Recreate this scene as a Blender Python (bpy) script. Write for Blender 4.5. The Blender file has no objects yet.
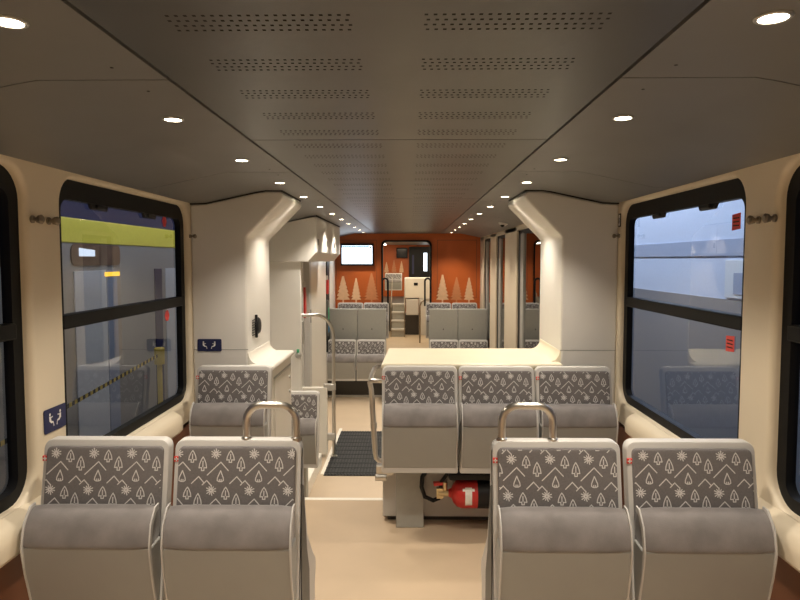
import bpy, bmesh, math, random
from mathutils import Vector, Matrix
random.seed(7)
PI = math.pi
C = bpy.context.scene.collection
scn = bpy.context.scene

# ------------------------------------------------------------------ materials
def newmat(name):
    m = bpy.data.materials.new(name); m.use_nodes = True
    nt = m.node_tree
    for n in list(nt.nodes): nt.nodes.remove(n)
    out = nt.nodes.new('ShaderNodeOutputMaterial')
    return m, nt, out

def pbr(name, col, rough=0.5, metal=0.0, var=0.0, scale=30.0, bump=0.0, bscale=200.0, sheen=0.0, coat=0.0, spec=0.5, emit=None, estr=0.0, stretch=None):
    m, nt, out = newmat(name)
    b = nt.nodes.new('ShaderNodeBsdfPrincipled')
    nt.links.new(b.outputs[0], out.inputs[0])
    b.inputs['Base Color'].default_value = (*col, 1)
    b.inputs['Roughness'].default_value = rough
    b.inputs['Metallic'].default_value = metal
    b.inputs['Specular IOR Level'].default_value = spec
    if sheen: b.inputs['Sheen Weight'].default_value = sheen
    if coat: b.inputs['Coat Weight'].default_value = coat
    if emit:
        b.inputs['Emission Color'].default_value = (*emit, 1)
        b.inputs['Emission Strength'].default_value = estr
    tc = nt.nodes.new('ShaderNodeTexCoord')
    src = tc.outputs['Object']
    if stretch:
        mp = nt.nodes.new('ShaderNodeMapping'); mp.inputs['Scale'].default_value = stretch
        nt.links.new(src, mp.inputs[0]); src = mp.outputs[0]
    if var:
        n = nt.nodes.new('ShaderNodeTexNoise'); n.inputs['Scale'].default_value = scale; n.inputs['Detail'].default_value = 4
        nt.links.new(src, n.inputs['Vector'])
        r = nt.nodes.new('ShaderNodeMapRange')
        r.inputs['From Min'].default_value = .3; r.inputs['From Max'].default_value = .7
        r.inputs['To Min'].default_value = 1 - var; r.inputs['To Max'].default_value = 1 + var
        nt.links.new(n.outputs['Fac'], r.inputs['Value'])
        mx = nt.nodes.new('ShaderNodeVectorMath'); mx.operation = 'SCALE'
        mx.inputs[0].default_value = col
        nt.links.new(r.outputs[0], mx.inputs['Scale'])
        nt.links.new(mx.outputs[0], b.inputs['Base Color'])
    if bump:
        n2 = nt.nodes.new('ShaderNodeTexNoise'); n2.inputs['Scale'].default_value = bscale; n2.inputs['Detail'].default_value = 2
        nt.links.new(src, n2.inputs['Vector'])
        bp = nt.nodes.new('ShaderNodeBump'); bp.inputs['Strength'].default_value = bump; bp.inputs['Distance'].default_value = .002
        nt.links.new(n2.outputs['Fac'], bp.inputs['Height'])
        nt.links.new(bp.outputs[0], b.inputs['Normal'])
    return m

def glassmat(name, tint=(0.8, 0.84, 0.88), r0=.09, gloss=(1, 1, 1)):
    m, nt, out = newmat(name)
    t = nt.nodes.new('ShaderNodeBsdfTransparent'); t.inputs[0].default_value = (*tint, 1)
    g = nt.nodes.new('ShaderNodeBsdfGlossy'); g.inputs['Roughness'].default_value = 0.0
    g.inputs['Color'].default_value = (*gloss, 1)
    lw = nt.nodes.new('ShaderNodeLayerWeight'); lw.inputs['Blend'].default_value = .5
    pw = nt.nodes.new('ShaderNodeMath'); pw.operation = 'POWER'; pw.inputs[1].default_value = 5.0
    nt.links.new(lw.outputs['Facing'], pw.inputs[0])
    f = nt.nodes.new('ShaderNodeMath'); f.operation = 'MULTIPLY_ADD'; f.inputs[1].default_value = 1 - r0; f.inputs[2].default_value = r0
    nt.links.new(pw.outputs[0], f.inputs[0])
    mx = nt.nodes.new('ShaderNodeMixShader')
    nt.links.new(f.outputs[0], mx.inputs[0]); nt.links.new(t.outputs[0], mx.inputs[1]); nt.links.new(g.outputs[0], mx.inputs[2])
    nt.links.new(mx.outputs[0], out.inputs[0])
    return m

def emat(name, col, s):
    m, nt, out = newmat(name)
    e = nt.nodes.new('ShaderNodeEmission'); e.inputs[0].default_value = (*col, 1); e.inputs[1].default_value = s
    nt.links.new(e.outputs[0], out.inputs[0])
    return m

M = {}
M['wall'] = pbr('cream wall lining', (.72, .63, .48), .42, var=.03, scale=3)
M['bulk'] = pbr('white bulkhead panel', (.76, .74, .70), .42, var=.02, scale=3)
M['white'] = pbr('white lacquer', (.78, .75, .68), .35, var=.02, scale=4)
M['counter'] = pbr('cream counter top', (.82, .75, .58), .35, var=.02, scale=6)
M['ceil'] = pbr('grey ceiling panel', (.100, .102, .102), .36, metal=.3, var=.05, scale=5, bump=.02, bscale=40)
M['ceilside'] = pbr('grey ceiling side panel', (.185, .185, .182), .45, metal=.15, var=.04, scale=4)
M['dark'] = pbr('dark void', (.02, .019, .018), .9, var=.1)
M['seam'] = pbr('panel seam', (.04, .037, .033), .8, var=.1)
M['hole'] = pbr('perforation', (.03, .027, .024), .9, var=.1)
M['floor'] = pbr('beige linoleum', (.50, .385, .265), .38, var=.06, scale=2.5, bump=.03, bscale=300)
M['floorlow'] = pbr('pale beige linoleum', (.54, .43, .31), .4, var=.04, scale=3)
M['nosing'] = pbr('white step nosing', (.85, .82, .74), .5, var=.03)
M['rust'] = pbr('russet lower wall', (.20, .066, .024), .5, var=.12, scale=4)
M['orange'] = pbr('orange wall print', (.50, .108, .018), .45, var=.16, scale=1.4)
M['treeA'] = pbr('peach printed tree', (.78, .50, .30), .5, var=.06, scale=20)
M['treeB'] = pbr('faint printed tree', (.60, .24, .10), .5, var=.06, scale=20)
M['shell'] = pbr('pale grey seat shell', (.56, .545, .52), .42, var=.03, scale=6)
M['pan'] = pbr('grey seat pan', (.335, .335, .315), .45, var=.03, scale=5)
M['fabric'] = pbr('taupe woven fabric', (.150, .137, .135), .9, var=.10, scale=160, bump=.3, bscale=500, sheen=.3)
M['line'] = pbr('woven pale motif', (.68, .665, .65), .85, var=.05, scale=200)
M['velour'] = pbr('taupe velour', (.20, .183, .178), .85, var=.20, scale=11, bump=.25, bscale=350, sheen=.5)
M['steel'] = pbr('brushed steel', (.60, .575, .53), .28, metal=1.0, var=.05, scale=60, stretch=(1, 1, .1))
M['alu'] = pbr('satin aluminium', (.55, .54, .52), .4, metal=.8, var=.04)
M['rubber'] = pbr('black rubber frame', (.006, .0065, .007), .5, var=.1, spec=.18)
M['black'] = pbr('black plastic', (.012, .012, .013), .4, var=.1, spec=.25)
M['red'] = pbr('red paint', (.55, .03, .025), .35, var=.05)
M['redlab'] = pbr('red sticker', (.75, .06, .05), .5, var=.05)
M['whitelab'] = pbr('white sticker', (.85, .84, .80), .5, var=.03)
M['navy'] = pbr('navy sticker', (.016, .022, .085), .45, var=.05)
M['brass'] = pbr('brass fitting', (.62, .50, .30), .3, metal=1.0, var=.05)
M['hook'] = pbr('worn steel hook', (.26, .22, .17), .38, metal=.7, var=.2)
M['mat'] = pbr('black ribbed matting', (.022, .023, .024), .8, var=.35, scale=60)
M['grey'] = pbr('mid grey panel', (.36, .36, .33), .5, var=.03)
M['darkgrey'] = pbr('dark grey panel', (.09, .09, .085), .5, var=.05)
M['dgrey2'] = pbr('dark recess', (.05, .045, .04), .6, var=.05)
M['screen'] = emat('lit screen', (.80, .90, 1.0), 3.2)
M['screenbar'] = emat('screen blue bar', (.20, .34, .75), 1.6)
M['lamp'] = emat('warm LED', (1.0, .86, .62), 22.0)
M['lampfar'] = emat('cool bright pane', (.8, .9, 1.0), 2.5)
M['glass'] = glassmat('window glass', (.84, .87, .90), .10)
M['glassdark'] = glassmat('tinted door glass', (.25, .26, .28), .22)
M['train_grey'] = pbr('grey train body', (.30, .295, .285), .4, var=.05)
M['train_yellow'] = pbr('lime yellow band', (.80, .72, .09), .45, var=.04)
M['train_blue'] = pbr('pale blue train body', (.50, .58, .75), .4, var=.03)
M['train_blue2'] = pbr('blue grey band', (.30, .36, .50), .4, var=.03)
M['train_white'] = pbr('white train door', (.62, .66, .72), .4, var=.03)
M['train_glass'] = pbr('dark train window', (.03, .035, .045), .08, var=.1, spec=.8)
M['train_brown'] = pbr('brown lit train interior', (.16, .10, .07), .3, var=.3, scale=5)
M['ground'] = pbr('grey platform', (.16, .16, .17), .8, var=.15, scale=6)
M['yellow'] = pbr('yellow paint', (.75, .55, .08), .5, var=.05)

# ------------------------------------------------------------------ mesh builder
class MB:
    def __init__(s): s.v = []; s.f = []; s.m = []; s.mi = 0
    def add(s, vs, fs):
        o = len(s.v); s.v += [tuple(x) for x in vs]
        for f in fs: s.f.append([i + o for i in f]); s.m.append(s.mi)
        return s
    def box(s, x0, x1, y0, y1, z0, z1):
        vs = [(x0,y0,z0),(x1,y0,z0),(x1,y1,z0),(x0,y1,z0),(x0,y0,z1),(x1,y0,z1),(x1,y1,z1),(x0,y1,z1)]
        return s.add(vs, [(0,3,2,1),(4,5,6,7),(0,1,5,4),(1,2,6,5),(2,3,7,6),(3,0,4,7)])
    def prism(s, poly, axis, a, b):
        n = len(poly)
        def P(p, t):
            if axis == 'x': return (t, p[0], p[1])
            if axis == 'y': return (p[0], t, p[1])
            return (p[0], p[1], t)
        vs = [P(p, a) for p in poly] + [P(p, b) for p in poly]
        fs = [tuple(range(n))[::-1], tuple(range(n, 2*n))]
        for i in range(n): fs.append((i, (i+1) % n, n + (i+1) % n, n + i))
        return s.add(vs, fs)
    def loft(s, rings, cap0=False, cap1=False, close=True):
        n = len(rings[0]); vs = [p for r in rings for p in r]; fs = []
        for k in range(len(rings)-1):
            for i in range(n if close else n-1):
                j = (i+1) % n
                fs.append((k*n+i, k*n+j, (k+1)*n+j, (k+1)*n+i))
        if cap0: fs.append(tuple(range(n))[::-1])
        if cap1: fs.append(tuple(range((len(rings)-1)*n, len(rings)*n)))
        return s.add(vs, fs)
    def tube(s, path, r, n=10, caps=True):
        pts = [Vector(p) for p in path]; rings = []
        T0 = (pts[1]-pts[0]).normalized()
        up = Vector((0,0,1)) if abs(T0.z) < .9 else Vector((1,0,0))
        N = T0.cross(up).normalized()
        for i, p in enumerate(pts):
            if i == 0: T = pts[1]-pts[0]
            elif i == len(pts)-1: T = pts[-1]-pts[-2]
            else: T = (pts[i+1]-p).normalized() + (p-pts[i-1]).normalized()
            T = T.normalized(); N = (N - T*N.dot(T)).normalized(); B = T.cross(N)
            rr = r[i] if isinstance(r, (list, tuple)) else r
            rings.append([p + (N*math.cos(2*PI*k/n) + B*math.sin(2*PI*k/n))*rr for k in range(n)])
        return s.loft(rings, caps, caps)
    def lathe(s, prof, c=(0,0,0), axis='z', n=24):
        rings = []
        for (r, h) in prof:
            ring = []
            for k in range(n):
                a = 2*PI*k/n; u, w = r*math.cos(a), r*math.sin(a)
                p = {'z': (u, w, h), 'x': (h, u, w), 'y': (u, h, w)}[axis]
                ring.append((c[0]+p[0], c[1]+p[1], c[2]+p[2]))
            rings.append(ring)
        return s.loft(rings, True, True)
    def quad(s, a, b, c, d): return s.add([a, b, c, d], [(0,1,2,3)])
    def build(s, name, mats, parent=None, bevel=0, smooth=True, seg=2, loc=None, angle=35):
        me = bpy.data.meshes.new(name); me.from_pydata(s.v, [], s.f)
        if not isinstance(mats, (list, tuple)): mats = [mats]
        for m in mats: me.materials.append(m)
        me.polygons.foreach_set('material_index', s.m)
        bm = bmesh.new(); bm.from_mesh(me)
        bmesh.ops.recalc_face_normals(bm, faces=bm.faces)
        bm.to_mesh(me); bm.free()
        me.update()
        if smooth:
            me.polygons.foreach_set('use_smooth', [True]*len(me.polygons))
            me.set_sharp_from_angle(angle=math.radians(angle))
        o = bpy.data.objects.new(name, me); C.objects.link(o)
        if loc: o.location = loc
        if parent: o.parent = parent
        if bevel:
            b = o.modifiers.new('bevel', 'BEVEL'); b.width = bevel; b.segments = seg; b.limit_method = 'ANGLE'; b.angle_limit = math.radians(40)
            b.harden_normals = False
        return o

def rrect(w0, w1, h0, h1, r, n=6, rs=None):
    """rounded rectangle outline, ccw from lower-left; rs = per-corner radii (ll, lr, ur, ul)"""
    rs = rs or (r, r, r, r); pts = []
    for (cx, cy, a0, q) in ((w0, h0, PI, rs[0]), (w1, h0, 1.5*PI, rs[1]), (w1, h1, 0, rs[2]), (w0, h1, .5*PI, rs[3])):
        ox = cx + (q if cx == w0 else -q); oy = cy + (q if cy == h0 else -q)
        for k in range(n+1):
            a = a0 + .5*PI*k/n
            pts.append((ox + q*math.cos(a), oy + q*math.sin(a)))
    return pts

def tag(o, label=None, cat=None, group=None, kind=None):
    if label: o['label'] = label
    if cat: o['category'] = cat
    if group: o['group'] = group
    if kind: o['kind'] = kind
    return o
def empty(name, loc=(0,0,0), rz=0):
    o = bpy.data.objects.new(name, None); C.objects.link(o); o.location = loc; o.rotation_euler = (0,0,rz)
    o.empty_display_size = .1
    return o
def struct(o): o['kind'] = 'structure'; return o
def copy_tree(o, parent=None):
    c = o.copy(); C.objects.link(c); c.parent = parent
    for ch in o.children: copy_tree(ch, c)
    return c
def arc(c, r, a0, a1, n, plane='xz', k=0.0):
    out = []
    for i in range(n+1):
        a = a0 + (a1-a0)*i/n; u, w = r*math.cos(a), r*math.sin(a)
        if plane == 'xz': out.append((c[0]+u, c[1], c[2]+w))
        elif plane == 'yz': out.append((c[0], c[1]+u, c[2]+w))
        else: out.append((c[0]+u, c[1]+w, c[2]))
    return out

# ------------------------------------------------------------------ camera
cam = bpy.data.cameras.new('camera'); co = bpy.data.objects.new('camera', cam); C.objects.link(co)
F = 647.0
cam.sensor_width = 36; cam.lens = 36*F/800; cam.clip_start = .02
CX, CZ = .04, 1.62
co.location = (CX, 0, CZ)
co.rotation_euler = (PI/2 - math.atan(40/F), 0, math.atan(10/F))
scn.camera = co

# ------------------------------------------------------------------ constants of the carriage
W = 1.31        # lining half width
HC = 2.045       # flat ceiling height
YB = 3.98       # bulkheads
YB2 = 4.60
YE = 10.45      # orange end wall
LOW = -.39
WF = 1.17       # half width of entrance zone

# ------------------------------------------------------------------ side walls with window openings
OPEN = [(.70, 2.275), (2.50, 3.945)]
ZO0, ZO1 = .765, 1.945
def side_wall(sx):
    bm = bmesh.new()
    R = .115; lip = .022; n = 8
    def loop(pts, x):
        vs = [bm.verts.new((x*sx, p[0], p[1])) for p in pts]
        es = [bm.edges.new((vs[i], vs[(i+1) % len(vs)])) for i in range(len(vs))]
        return vs, es
    y0, y1, z0, z1 = -1.6, YB+.02, .62, 1.99
    _, es = loop([(y0, z0), (y1, z0), (y1, z1), (y0, z1)], W)
    hole_es = []
    for (a, b) in OPEN:
        prof = [(lip*(1-math.sin(t)), lip*(1-math.cos(t))) for t in [k*PI/2/5 for k in range(6)]]
        prof.append((0, .075))
        rings = []
        for k, (ex, d) in enumerate(prof):
            pts = rrect(a-ex, b+ex, ZO0-ex, ZO1+ex, R+ex, n)
            if k == 0:
                vs, e = loop(pts, W); es += e
            else:
                vs = [bm.verts.new((sx*(W+d), p[0], p[1])) for p in pts]
            rings.append(vs)
        for k in range(len(rings)-1):
            N = len(rings[0])
            for i in range(N):
                j = (i+1) % N
                f = bm.faces.new((rings[k][i], rings[k][j], rings[k+1][j], rings[k+1][i])); f.smooth = True
    r = bmesh.ops.triangle_fill(bm, edges=es, use_beauty=True)
    bmesh.ops.recalc_face_normals(bm, faces=bm.faces)
    nm = 'wall_left' if sx < 0 else 'wall_right'
    me = bpy.data.meshes.new(nm); bm.to_mesh(me); bm.free()
    me.materials.append(M['wall']); me.set_sharp_from_angle(angle=math.radians(35))
    o = bpy.data.objects.new(nm, me); C.objects.link(o); struct(o)
    # dado below
    b = MB(); b.box(min(sx*W, sx*(W+.05)), max(sx*W, sx*(W+.05)), -1.6, YB+.02, 0, .64)
    struct(b.build('baseboard_left' if sx < 0 else 'baseboard_right', M['rust']))
    # sill beam with sloping top, running under the windows
    b = MB()
    prof = [(W+.01, .765), (1.285, .752), (1.262, .735), (1.25, .70), (1.252, .655), (1.27, .635), (W+.01, .625)]
    b.prism([(sx*p[0], p[1]) for p in prof], 'y', -1.6, 3.62)
    struct(b.build('trim_left' if sx < 0 else 'trim_right', M['wall'], bevel=.008))
side_wall(-1); side_wall(1)

def make_window(i, sx, a, b, stickers):
    root = empty('window_%d' % i, (sx*(W+.032), 0, 0)); struct(root)
    z0, z1 = ZO0-.02, ZO1+.02; a -= .02; b += .02
    x0, x1 = 0, .035*sx
    zt = 1.372
    def ring(o, w): return [(w, p[0], p[1]) for p in o]
    fr = MB()
    outer = rrect(a, b, z0, z1, .12, 8); inner = rrect(a+.075, b-.075, z0+.065, z1-.10, .05, 8)
    fr.loft([ring(outer, x1), ring(outer, x0), ring(inner, x0), ring(inner, x1)])
    fr.build('window_frame', M['rubber'], root)
    t = MB(); t.box(min(x0-.006*sx, x1), max(x0-.006*sx, x1), a+.06, b-.06, zt-.03, zt+.028); t.build('transom', M['rubber'], root, bevel=.006)
    xg = .022*sx
    g = MB(); g.quad((xg, a+.06, zt), (xg, b-.06, zt), (xg, b-.06, z1-.085), (xg, a+.06, z1-.085)); g.build('upper_pane', M['glass'], root)
    g = MB(); g.quad((xg, a+.06, z0+.05), (xg, b-.06, z0+.05), (xg, b-.06, zt), (xg, a+.06, zt)); g.build('lower_pane', M['glass'], root)
    for fy in (.28, .66):
        y = a + (b-a)*fy
        l = MB(); l.prism([(y-.10, z1-.085), (y+.10, z1-.085), (y+.075, z1-.125), (y-.075, z1-.125)], 'x', min(.006*sx, .021*sx), max(.006*sx, .021*sx))
        l.box(min(-.004*sx, .008*sx), max(-.004*sx, .008*sx), y-.045, y+.045, z1-.12, z1-.10)
        l.build('window_latch', M['black'], root, bevel=.006)
    for (y, z) in stickers:
        s_ = MB(); xs = xg - .003*sx
        s_.add([(xs, y+.035*math.cos(k*PI/3), z+.035*math.sin(k*PI/3)) for k in range(6)] if sx < 0 else
               [(xs, y-.04, z-.03), (xs, y+.03, z-.035), (xs, y+.03, z+.03), (xs, y-.04, z+.035)], [tuple(range(6 if sx < 0 else 4))])
        s_.mi = 1
        if sx > 0:
            for q in (-.015, 0, .015): s_.quad((xs-.001*sx, y-.03, z+q-.003), (xs-.001*sx, y+.02, z+q-.003), (xs-.001*sx, y+.02, z+q+.002), (xs-.001*sx, y-.03, z+q+.002))
        st = s_.build('hammer_sticker', [M['redlab'], M['dark']], root); st['label'] = 'red emergency sticker on the glass'
    return root
make_window(1, -1, *OPEN[1], [(3.69, 1.84), (3.70, 1.30)])
make_window(2, 1, *OPEN[1], [(2.66, 1.775), (2.68, 1.275)])
make_window(3, -1, *OPEN[0], [])
make_window(4, 1, *OPEN[0], [])

# closing wall behind the camera
b = MB(); b.box(-1.36, 1.36, -1.66, -1.6, 0, 2.06); struct(b.build('wall_back', M['wall']))

# ------------------------------------------------------------------ ceiling
def ceil_center(y0, y1, perf=True):
    b = MB(); g = .004
    b.box(-.523, .523, y0+g, y1-g, HC, HC+.02)
    if perf:
        b.mi = 1; z = HC-.0008
        y = .92
        for k in range(60):
            yr = .935 + .25*k
            if y0+.04 < yr-.05 and yr+.06 < y1-.02 and yr < YE-.1:
                for side in (-1, 1):
                    for j in range(4):
                        for i in range(21):
                            x = side*(.068 + i*.0158) + (j % 2)*.004*side
                            yy = yr + (j-1.5)*.024
                            b.add([(x-.0032, yy-.004, z), (x+.0032, yy-.004, z), (x+.0032, yy+.004, z), (x-.0032, yy+.004, z)], [(0,1,2,3)])
    o = b.build('ceiling', [M['ceil'], M['hole']], smooth=False); struct(o)
for (y0, y1) in ((-1.6, .10), (.10, 2.32), (2.32, 4.54), (4.54, 6.76), (6.76, 8.98), (8.98, YE)):
    ceil_center(y0, y1)
def ceil_side(sx, y0, y1):
    b = MB(); g = .003
    p = [(.533, HC), (.845, HC), (.90, HC-.009), (1.21, 1.97), (1.36, 1.967), (1.36, 1.99), (1.21, 1.995), (.845, HC+.02), (.533, HC+.02)]
    b.prism([(sx*q[0], q[1]) for q in p], 'y', y0+g, y1-g)
    # two tiny screw heads by the seam
    b.mi = 1
    for yy in (y0+.10, y1-.10):
        b.lathe([(.004, 0), (.004, .001)], (sx*.62, yy, HC-.0012), 'z', 8)
    struct(b.build('ceiling', [M['ceilside'], M['seam']], angle=20))
for sx in (-1, 1):
    ys = [-1.6, -.06, 1.55, 3.16, 4.77, 6.38, 7.99, YE]
    for k in range(len(ys)-1): ceil_side(sx, ys[k], ys[k+1])
b = MB(); b.box(-1.36, 1.36, -1.66, YE+.05, HC+.03, HC+.06); struct(b.build('ceiling', M['seam'], smooth=False))

# ------------------------------------------------------------------ floors
b = MB(); b.box(-W-.05, W+.05, -1.66, 3.95, -.5, 0); b.box(-.80, -.10, 3.95, 4.31, -.5, 0)
b.box(-W-.05, -.80, 3.95, 4.62, -.5, 0); b.box(-.10, W+.05, 3.95, 4.62, -.5, 0)
struct(b.build('floor', M['floor'], smooth=False))
b = MB(); b.box(-.80, -.10, 4.275, 4.315, -.03, .003); struct(b.build('trim_1', M['nosing'], bevel=.003))
b = MB(); b.box(-.80, -.10, 4.31, 4.62, -.5, -.195); struct(b.build('floor', M['floorlow'], smooth=False))
b = MB(); b.box(-W-.05, W+.05, 4.31, 9.45, -.55, LOW); struct(b.build('floor', M['floorlow'], smooth=False))
b = MB(); b.box(-W-.05, W+.05, 9.43, 17.6, -.55, 0); struct(b.build('floor', M['floorlow'], smooth=False))
b = MB(); b.box(-.33, .31, 8.95, 9.43, -.5, -.2); struct(b.build('floor', M['floorlow'], bevel=.005))
# ------------------------------------------------------------------ bulkheads (C-profile partition panels)
def bulkhead(sx):
    b = MB()
    fil = [(.97+.07-.07*math.cos(t), 1.055-.07*math.sin(t)) for t in [k*PI/2/6 for k in range(7)]]
    # outline in x,z of the front face; runs from wall to the aisle lip and down
    p = [(1.31, .30), (1.31, 1.962), (1.21, 1.966), (.90, HC-.012), (.845, HC-.003), (.757, HC-.003), (.745, HC-.012), (.737, HC-.03), (.737, HC-.045), (.745, HC-.06),
         (.955, 1.775), (.966, 1.76), (.97, 1.74), (.97, .30)]
    b.prism([(sx*q[0], q[1]) for q in p], 'y', YB, YB2+.05)
    o = b.build('wall_left' if sx < 0 else 'wall_right', M['bulk'], bevel=.012, seg=3)
    struct(o)
    # fine joint line across the front and dark joint under the ceiling
    j = MB(); j.box(min(sx*.965, sx*1.305), max(sx*.965, sx*1.305), YB-.0012, YB+.002, 1.062, 1.066)
    struct(j.build('trim_2', M['grey'], smooth=False))
    j = MB()
    pl = [(1.31, 1.966), (1.21, 1.969), (.90, HC-.009), (.845, HC), (.745, HC)]
    for k in range(len(pl)-1):
        a, c = pl[k], pl[k+1]
        j.add([(sx*a[0], YB-.004, a[1]-.008), (sx*c[0], YB-.004, c[1]-.008), (sx*c[0], YB-.004, c[1]+.001), (sx*a[0], YB-.004, a[1]+.001)], [(0,1,2,3)])
    j.box(min(sx*.74, sx*.752), max(sx*.74, sx*.752), YB-.004, YB2+.05, HC-.008, HC+.001)
    struct(j.build('trim_3', M['seam'], smooth=False))
bulkhead(-1); bulkhead(1)

# ------------------------------------------------------------------ seats
def seat_y(z): return -(1.01-z)*.19
MOT = []   # motif strokes in metres, relative to repeat origin (x right, z up)
k_ = .000597
def mp(px, py): return ((px-105)*k_, -(py-70)*k_)
def pl_(*pts, closed=False):
    q = [mp(*p) for p in pts]
    for i in range(len(q) - (0 if closed else 1)): MOT.append((q[i], q[(i+1) % len(q)]))
for a in range(11):
    r1 = 29 if a % 2 == 0 else 24; t = a*2*PI/11+.2
    pl_((105+5*math.cos(t), 70+5*math.sin(t)), (105+r1*math.cos(t), 70+r1*math.sin(t)))
def tree_motif(cx, top, bot, w):
    h = bot-top
    pl_((cx-w*.16, bot), (cx-w*.16, top+.78*h), (cx-w*.5, top+.80*h), (cx-w*.42, top+.5*h), (cx-w*.2, top+.18*h), (cx, top), (cx+w*.2, top+.18*h), (cx+w*.42, top+.5*h), (cx+w*.5, top+.80*h), (cx+w*.16, top+.78*h), (cx+w*.16, bot), (cx-w*.16, bot))
    pl_((cx, top+.3*h), (cx, top+.72*h))
tree_motif(190, 52, 118, 44); tree_motif(252, 88, 165, 44)
pl_((58, 190), (135, 117), (180, 165))
pl_((135, 165), (118, 205), (117, 220), (127, 226), (143, 226), (153, 220), (152, 205), (135, 165)); pl_((130, 226), (130, 214)); pl_((140, 226), (140, 214))
pl_((190, 237), (230, 198), (264, 235)); pl_((252, 245), (278, 220), (303, 247))
UX, UZ, SHX = .132, .1225, -.0132

def clip_seg(a, b, x0, x1, z0, z1):
    dx, dz = b[0]-a[0], b[1]-a[1]; t0, t1 = 0., 1.
    for p, q in ((-dx, a[0]-x0), (dx, x1-a[0]), (-dz, a[1]-z0), (dz, z1-a[1])):
        if p == 0:
            if q < 0: return None
        else:
            r = q/p
            if p < 0: t0 = max(t0, r)
            else: t1 = min(t1, r)
    if t0 >= t1: return None
    return ((a[0]+dx*t0, a[1]+dz*t0), (a[0]+dx*t1, a[1]+dz*t1))

def make_pad(hw, zb, zt, ox, oz, zmin, lw=.0034):
    """woven back pad: rounded slab on the tilted shell with its line motif"""
    b = MB()
    def ring(ins, d):
        return [(p[0], seat_y(p[1]) - d, p[1]) for p in rrect(-hw+ins, hw-ins, zb+ins, zt-ins, .018, 5)]
    b.loft([ring(0, -.002), ring(0, .007), ring(.003, .0105), ring(.008, .012)], False, True)
    b.mi = 1
    x0, x1, z0, z1 = -hw+.004, hw-.004, zmin, zt-.005
    nx = int(2*hw/UX)+3; nz = int((zt-zmin)/UZ)+3
    for iz in range(-1, nz):
        for ix in range(-1, nx):
            bx = -hw + ox + ix*UX + iz*SHX; bz = zt - oz - iz*UZ
            for (a, c) in MOT:
                s = clip_seg((a[0]+bx, a[1]+bz), (c[0]+bx, c[1]+bz), x0, x1, z0, z1)
                if not s: continue
                (ax, az), (cx, cz) = s
                dx, dz = cx-ax, cz-az; L = math.hypot(dx, dz)
                if L < 1e-5: continue
                nxn, nzn = -dz/L*lw/2, dx/L*lw/2; ex, ez = dx/L*lw*.3, dz/L*lw*.3
                P = [(ax-ex+nxn, az-ez+nzn), (cx+ex+nxn, cz+ez+nzn), (cx+ex-nxn, cz+ez-nzn), (ax-ex-nxn, az-ez-nzn)]
                b.add([(p[0], seat_y(p[1])-.0128, p[1]) for p in P], [(0,1,2,3)])
    return b

def smoothpoly(pts, it=2):
    for _ in range(it):
        q = []
        for i in range(len(pts)):
            a, c = pts[i], pts[(i+1) % len(pts)]
            q += [(a[0]*.75+c[0]*.25, a[1]*.75+c[1]*.25), (a[0]*.25+c[0]*.75, a[1]*.25+c[1]*.75)]
        pts = q
    return pts
# cushion profile in y (towards viewer negative), z
PAN = [(-.102, .435), (-.112, .43), (-.156, .60), (-.166, .690), (-.075, .695), (-.080, .5)]
CUSH = smoothpoly([(-.165, .683), (-.173, .695), (-.155, .765), (-.115, .808), (-.062, .808), (-.062, .683)], 2)

def cush_prism(poly, hw, crown=.0):
    b = MB(); n = 10; rings = []
    cy = sum(p[0] for p in poly)/len(poly); cz = sum(p[1] for p in poly)/len(poly)
    for i in range(n+1):
        t = -1 + 2*i/n
        e = abs(t)**8; sc = 1 - .07*e
        rings.append([(hw*t, cy+(p[0]-cy)*sc, cz+(p[1]-cz)*sc) for p in poly])
    return b.loft(rings, True, True)

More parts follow.
